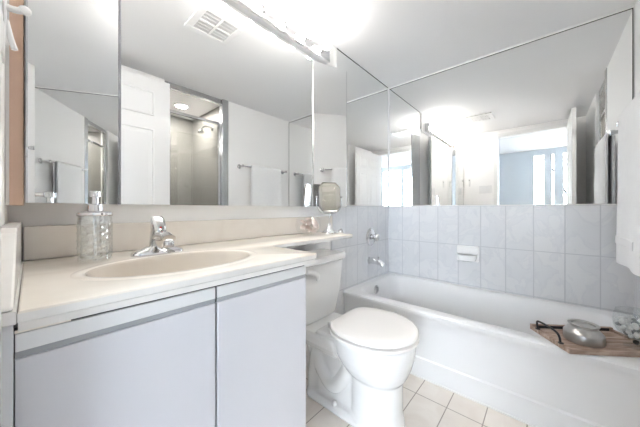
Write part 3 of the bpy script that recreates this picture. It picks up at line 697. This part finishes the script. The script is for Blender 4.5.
# ---------------------------------------------------------------- tray, pot, footed glass bowl
F = Vector((1.4927, -0.0763)); ex = Vector((0.587, -0.8096)); ey = Vector((0.8096, 0.587)); TL, TW = 0.370, 0.230
trz = math.atan2(ex.y, ex.x)
tr = thing('wooden_tray', 'weathered wooden tray with a black iron handle across the tub corner', 'tray', (F.x, F.y, RZ+0.0008), trz)
bm = bmesh.new()
for k in range(3): box(bm, 0.004, TL-0.004, 0.004+k*(TW-0.008)/3, 0.004+(k+1)*(TW-0.008)/3-0.0015, 0, 0.010)
obj('base_board', bm, M['traywood'], tr)
for a, b, c, d in ((0, TL, 0, 0.014), (0, TL, TW-0.014, TW), (0, 0.013, 0.0145, TW-0.0145), (TL-0.013, TL, 0.0145, TW-0.0145)):
    obj('side_board', B(a, b, c, d, 0.0, 0.020 if c < 0.1 else 0.026), M['traywood'], tr, bevel=0.0012)
for x in (0.004,):
    bm = bmesh.new(); s = -1
    tube(bm, curve([(x, 0.050, 0.018), (x+s*0.005, 0.050, 0.048), (x+s*0.009, 0.064, 0.064), (x+s*0.010, TW/2, 0.068), (x+s*0.009, TW-0.064, 0.064), (x+s*0.005, TW-0.050, 0.048), (x, TW-0.050, 0.018)], 6), 0.0045, 8)
    for y in (0.048, TW-0.048): lathe(bm, [(0.010, 0.0205), (0.010, 0.0235), (0.006, 0.025)], (x, y, 0), 12)
    obj('handle', bm, M['black'], tr, 60)
obj('dark_strip', B(0.02, TL-0.02, TW-0.0165, TW-0.0145, 0.0105, 0.0235), M['black'], tr)  # thin black strip along the inside of the far board
def ontray(a, b, z=0.0105): q = F + ex*a + ey*b; return (q.x, q.y, RZ+0.0008+z)
pt = thing('pewter_pot', 'squat pewter pot with a flat lip on the wooden tray', 'pot', ontray(0.138, 0.100))
bm = bmesh.new(); lathe(bm, [(0.060, 0), (0.066, 0.003), (0.0675, 0.010), (0.0675, 0.034), (0.0655, 0.038), (0.050, 0.0545), (0.0455, 0.0575), (0.0450, 0.0620), (0.0520, 0.0660), (0.0525, 0.0700), (0.046, 0.0705), (0.040, 0.067), (0.040, 0.060), (0.056, 0.034), (0.056, 0.012), (0.02, 0.008)], n=44)
obj('body', bm, M['pewter'], pt, 40)
pt.scale = (1, 1, 1.12)
bm = bmesh.new(); lathe(bm, [(0.0395, 0.0605), (0.0395, 0.063), (0.034, 0.065), (0.005, 0.0655)], n=36); obj('inset_lid', bm, M['pewter'], pt, 50)
GC = ontray(0.318, 0.066)
gl = thing('footed_glass_bowl', 'clear footed glass bowl of pebbles on the wooden tray', 'bowl', GC)
bm = bmesh.new(); lathe(bm, [(0.037, 0), (0.037, 0.003), (0.024, 0.008), (0.010, 0.014), (0.008, 0.022)], n=40); obj('foot', bm, M['goblet'], gl, 40)
bm = bmesh.new(); sphere(bm, (0, 0, 0.020), 0.010, n=14); obj('stem_knob', bm, M['black'], gl, 180)
pr = [(0.008, 0.026), (0.030, 0.034), (0.054, 0.054), (0.067, 0.082), (0.070, 0.106), (0.067, 0.132), (0.060, 0.155)]
bm = bmesh.new(); lathe(bm, pr + [(r-0.002, z+0.0015) for r, z in pr[::-1]], n=40); obj('bowl_wall', bm, M['goblet'], gl, 60)
# pebbles settled in the bowl
bm = bmesh.new(); bmesh.ops.create_icosphere(bm, subdivisions=2, radius=1)
for v in bm.verts: v.co *= 1+0.16*noise.noise(v.co*1.3+Vector((3, 1, 2)))
pm_w = obj('pebble', bm, M['pebw'], smooth=180)
pm_g = obj('pebble', pm_bm if False else (lambda b: (b.from_mesh(pm_w.data), b)[1])(bmesh.new()), M['pebg'], smooth=180)
spots = []
def bowl_r(z):
    for (r0, z0), (r1, z1) in zip(pr, pr[1:]):
        if z0 <= z <= z1: return r0+(r1-r0)*(z-z0)/(z1-z0)
    return 0.01
tries = 0
while len(spots) < 40 and tries < 60000:
    tries += 1
    z = random.uniform(0.044, 0.106); R_ = bowl_r(z)
    a = random.uniform(0, 2*PI); rr = R_*math.sqrt(random.random()); s = random.uniform(0.0095, 0.0125)
    p = Vector((rr*math.cos(a), rr*math.sin(a), z))
    if rr + s*1.25 > bowl_r(z-0.004) - 0.002: continue
    if all((p-q).length > (s+t)*0.93 for q, t in spots): spots.append((p, s))
spots.sort(key=lambda q: q[0].z)
seen = set()
for i, (p, s) in enumerate(spots):
    g = (i*7) % 10 < 3; src = pm_g if g else pm_w
    if g in seen: o = src.copy(); COL.objects.link(o)
    else: o = src; seen.add(g)
    o.location = Vector(GC)+p; o.rotation_euler = (random.uniform(0, 3), random.uniform(0, 3), random.uniform(0, 3)); o.scale = (s*1.12, s, s*0.85)
    tag(o, 'smooth dark grey pebble among others in the footed glass bowl' if g else 'smooth white pebble among others in the footed glass bowl', 'pebble', 'dark pebbles in the footed bowl' if g else 'white pebbles in the footed bowl')

# ---------------------------------------------------------------- towel and its bar
BY, BZ = YF+0.068, 1.485
br = thing('towel_bar', 'chrome towel bar on the wall at the foot of the tub', 'towel bar', (1.858, YF, BZ))
bm = bmesh.new(); tube(bm, [(1.545, BY, BZ), (2.17, BY, BZ)], 0.008, 14); obj('rail', loc(br, bm), M['chrome'], br, 60)
for x in (1.545, 2.17):
    bm = bmesh.new(); lathe(bm, [(0.024, 0.0), (0.024, 0.006), (0.012, 0.012), (0.011, 0.058), (0.015, 0.062), (0.015, 0.080), (0.008, 0.084)], (x, YF, BZ), 20, 'y')
    for v in bm.verts: v.co.y = 2*YF - v.co.y + 0.0005
    obj('bracket', loc(br, bm), M['chrome'], br, 50)
def towel_mesh(x0, x1, zf, zb, th=0.017):
    bm = bmesh.new()
    path = []
    r = 0.0095
    N = 26
    for i in range(N): path.append((BY+r+0.004*math.sin(i*0.25)*0, zf+(BZ-zf)*i/N, 0))
    for i in range(9): a = PI*i/8; path.append((BY+r*math.cos(a), BZ+r*math.sin(a), 1))
    for i in range(1, 15): path.append((BY-r, BZ-(BZ-zb)*i/14, 2))
    out_ = []
    for i, (y, z, k) in enumerate(path):
        n = Vector((1, 0)) if k == 0 else (Vector((-1, 0)) if k == 2 else Vector((math.cos(PI*(i-N)/8), math.sin(PI*(i-N)/8))))
        out_.append((y+n.x*th, z+n.y*th))
    sec_in = [(p[0], p[1]) for p in path]
    sec = out_ + sec_in[::-1]
    NX = 26; loops = []
    for i in range(NX+1):
        t = i/NX; x = x0+(x1-x0)*t
        e_ = min(t, 1-t)*NX; pinch = 0.55 if e_ < 0.5 else (0.9 if e_ < 1.5 else 1)
        lp = []
        for j, (y, z) in enumerate(sec):
            q = sec_in[j] if j < len(out_) else sec[j]
            if j < len(out_): yy = q[0] + (y-q[0])*pinch; zz = q[1]+(z-q[1])*pinch
            else: yy, zz = y, z
            hang = max(0, min(1, (BZ-zz)/0.7))
            if j < N+2: yy += 0.010*hang*(0.5+0.5*math.sin(t*9+0.6)) ; zz += 0.004*math.sin(t*5)*(zz < zf+0.02)
            lp.append((x + 0.018*hang*(t-0.5)*1.2*(1 if j < N+2 else 0), yy, zz))
        loops.append(lp)
    loft(bm, loops)
    return bm
tw = obj('bath_towel', towel_mesh(1.655, 2.075, 0.735, 0.86), M['towel'], smooth=60)
tag(tw, 'white bath towel folded over the chrome bar at the foot of the tub', 'towel')
tw2 = bmesh.new()
# raised hem band low on the towel front
N_ = 24
loft(tw2, [[(1.651+(0.432)*i/N_, BY+0.0095+0.0175+0.0005+0.010*max(0, min(1, (BZ-z)/0.7))*(0.5+0.5*math.sin(i/N_*9+0.6))+dy, z) for z, dy in ((0.830, 0), (0.833, 0.003), (0.868, 0.003), (0.871, 0), (0.871, -0.006), (0.830, -0.006))] for i in range(2, N_-1)])
obj('hem_band', tw2, M['towelband'], tw, 40)

# ---------------------------------------------------------------- wall things near the door
sw = thing('light_switch', 'white triple light switch beside the entry doorway', 'switch', (XL, 0.685, 1.31))
obj('plate', B(0.0005, 0.006, -0.082, 0.082, -0.058, 0.058), M['plastic'], sw, bevel=0.002)
for k in (-1, 0, 1): obj('rocker', B(0.0065, 0.010, k*0.047-0.016, k*0.047+0.016, -0.033, 0.033), M['plastic'], sw, bevel=0.001)
hk = thing('robe_hook', 'white double robe hook on the wall left of the mirror', 'hook', (XL, 0.90, 1.42))
obj('plate', B(0.0005, 0.006, -0.012, 0.012, -0.045, 0.055), M['plastic'], hk, bevel=0.003)
bm = bmesh.new(); tube(bm, curve([(0.005, 0, 0.040), (0.014, 0, 0.040), (0.024, 0, 0.042), (0.032, 0, 0.047)], 5), [0.007]*12+[0.0075]*3+[0.008], 12); sphere(bm, (0.033, 0, 0.047), 0.0105, n=14); obj('upper_hook', bm, M['plastic'], hk, 60)
bm = bmesh.new(); tube(bm, curve([(0.005, 0, 0.010), (0.009, 0, -0.012), (0.013, 0, -0.032), (0.018, 0, -0.050)], 5), [0.0055]*16, 10); obj('lower_hook', bm, M['plastic'], hk, 60)

# shower head
sh = thing('shower_head', 'chrome shower head on an arm inside the shower stall', 'shower head', (1.4145, -0.74, 1.95))
bm = bmesh.new(); lathe(bm, [(0.028, 0.0005), (0.028, 0.006), (0.012, 0.012)], (0, 0, 0), 20, '-x'); obj('flange', bm, M['chrome'], sh, 40)
bm = bmesh.new(); tube(bm, curve([(-0.006, 0, 0), (-0.06, 0, 0.012), (-0.11, 0, -0.01), (-0.13, 0, -0.035)], 6), 0.009, 12); obj('arm', bm, M['chrome'], sh, 60)
bm = bmesh.new(); lathe(bm, [(0.012, 0.0), (0.018, -0.012), (0.036, -0.03), (0.038, -0.042), (0.03, -0.045)], (-0.132, 0, -0.034), 24); obj('head', bm, M['chrome'], sh, 40)
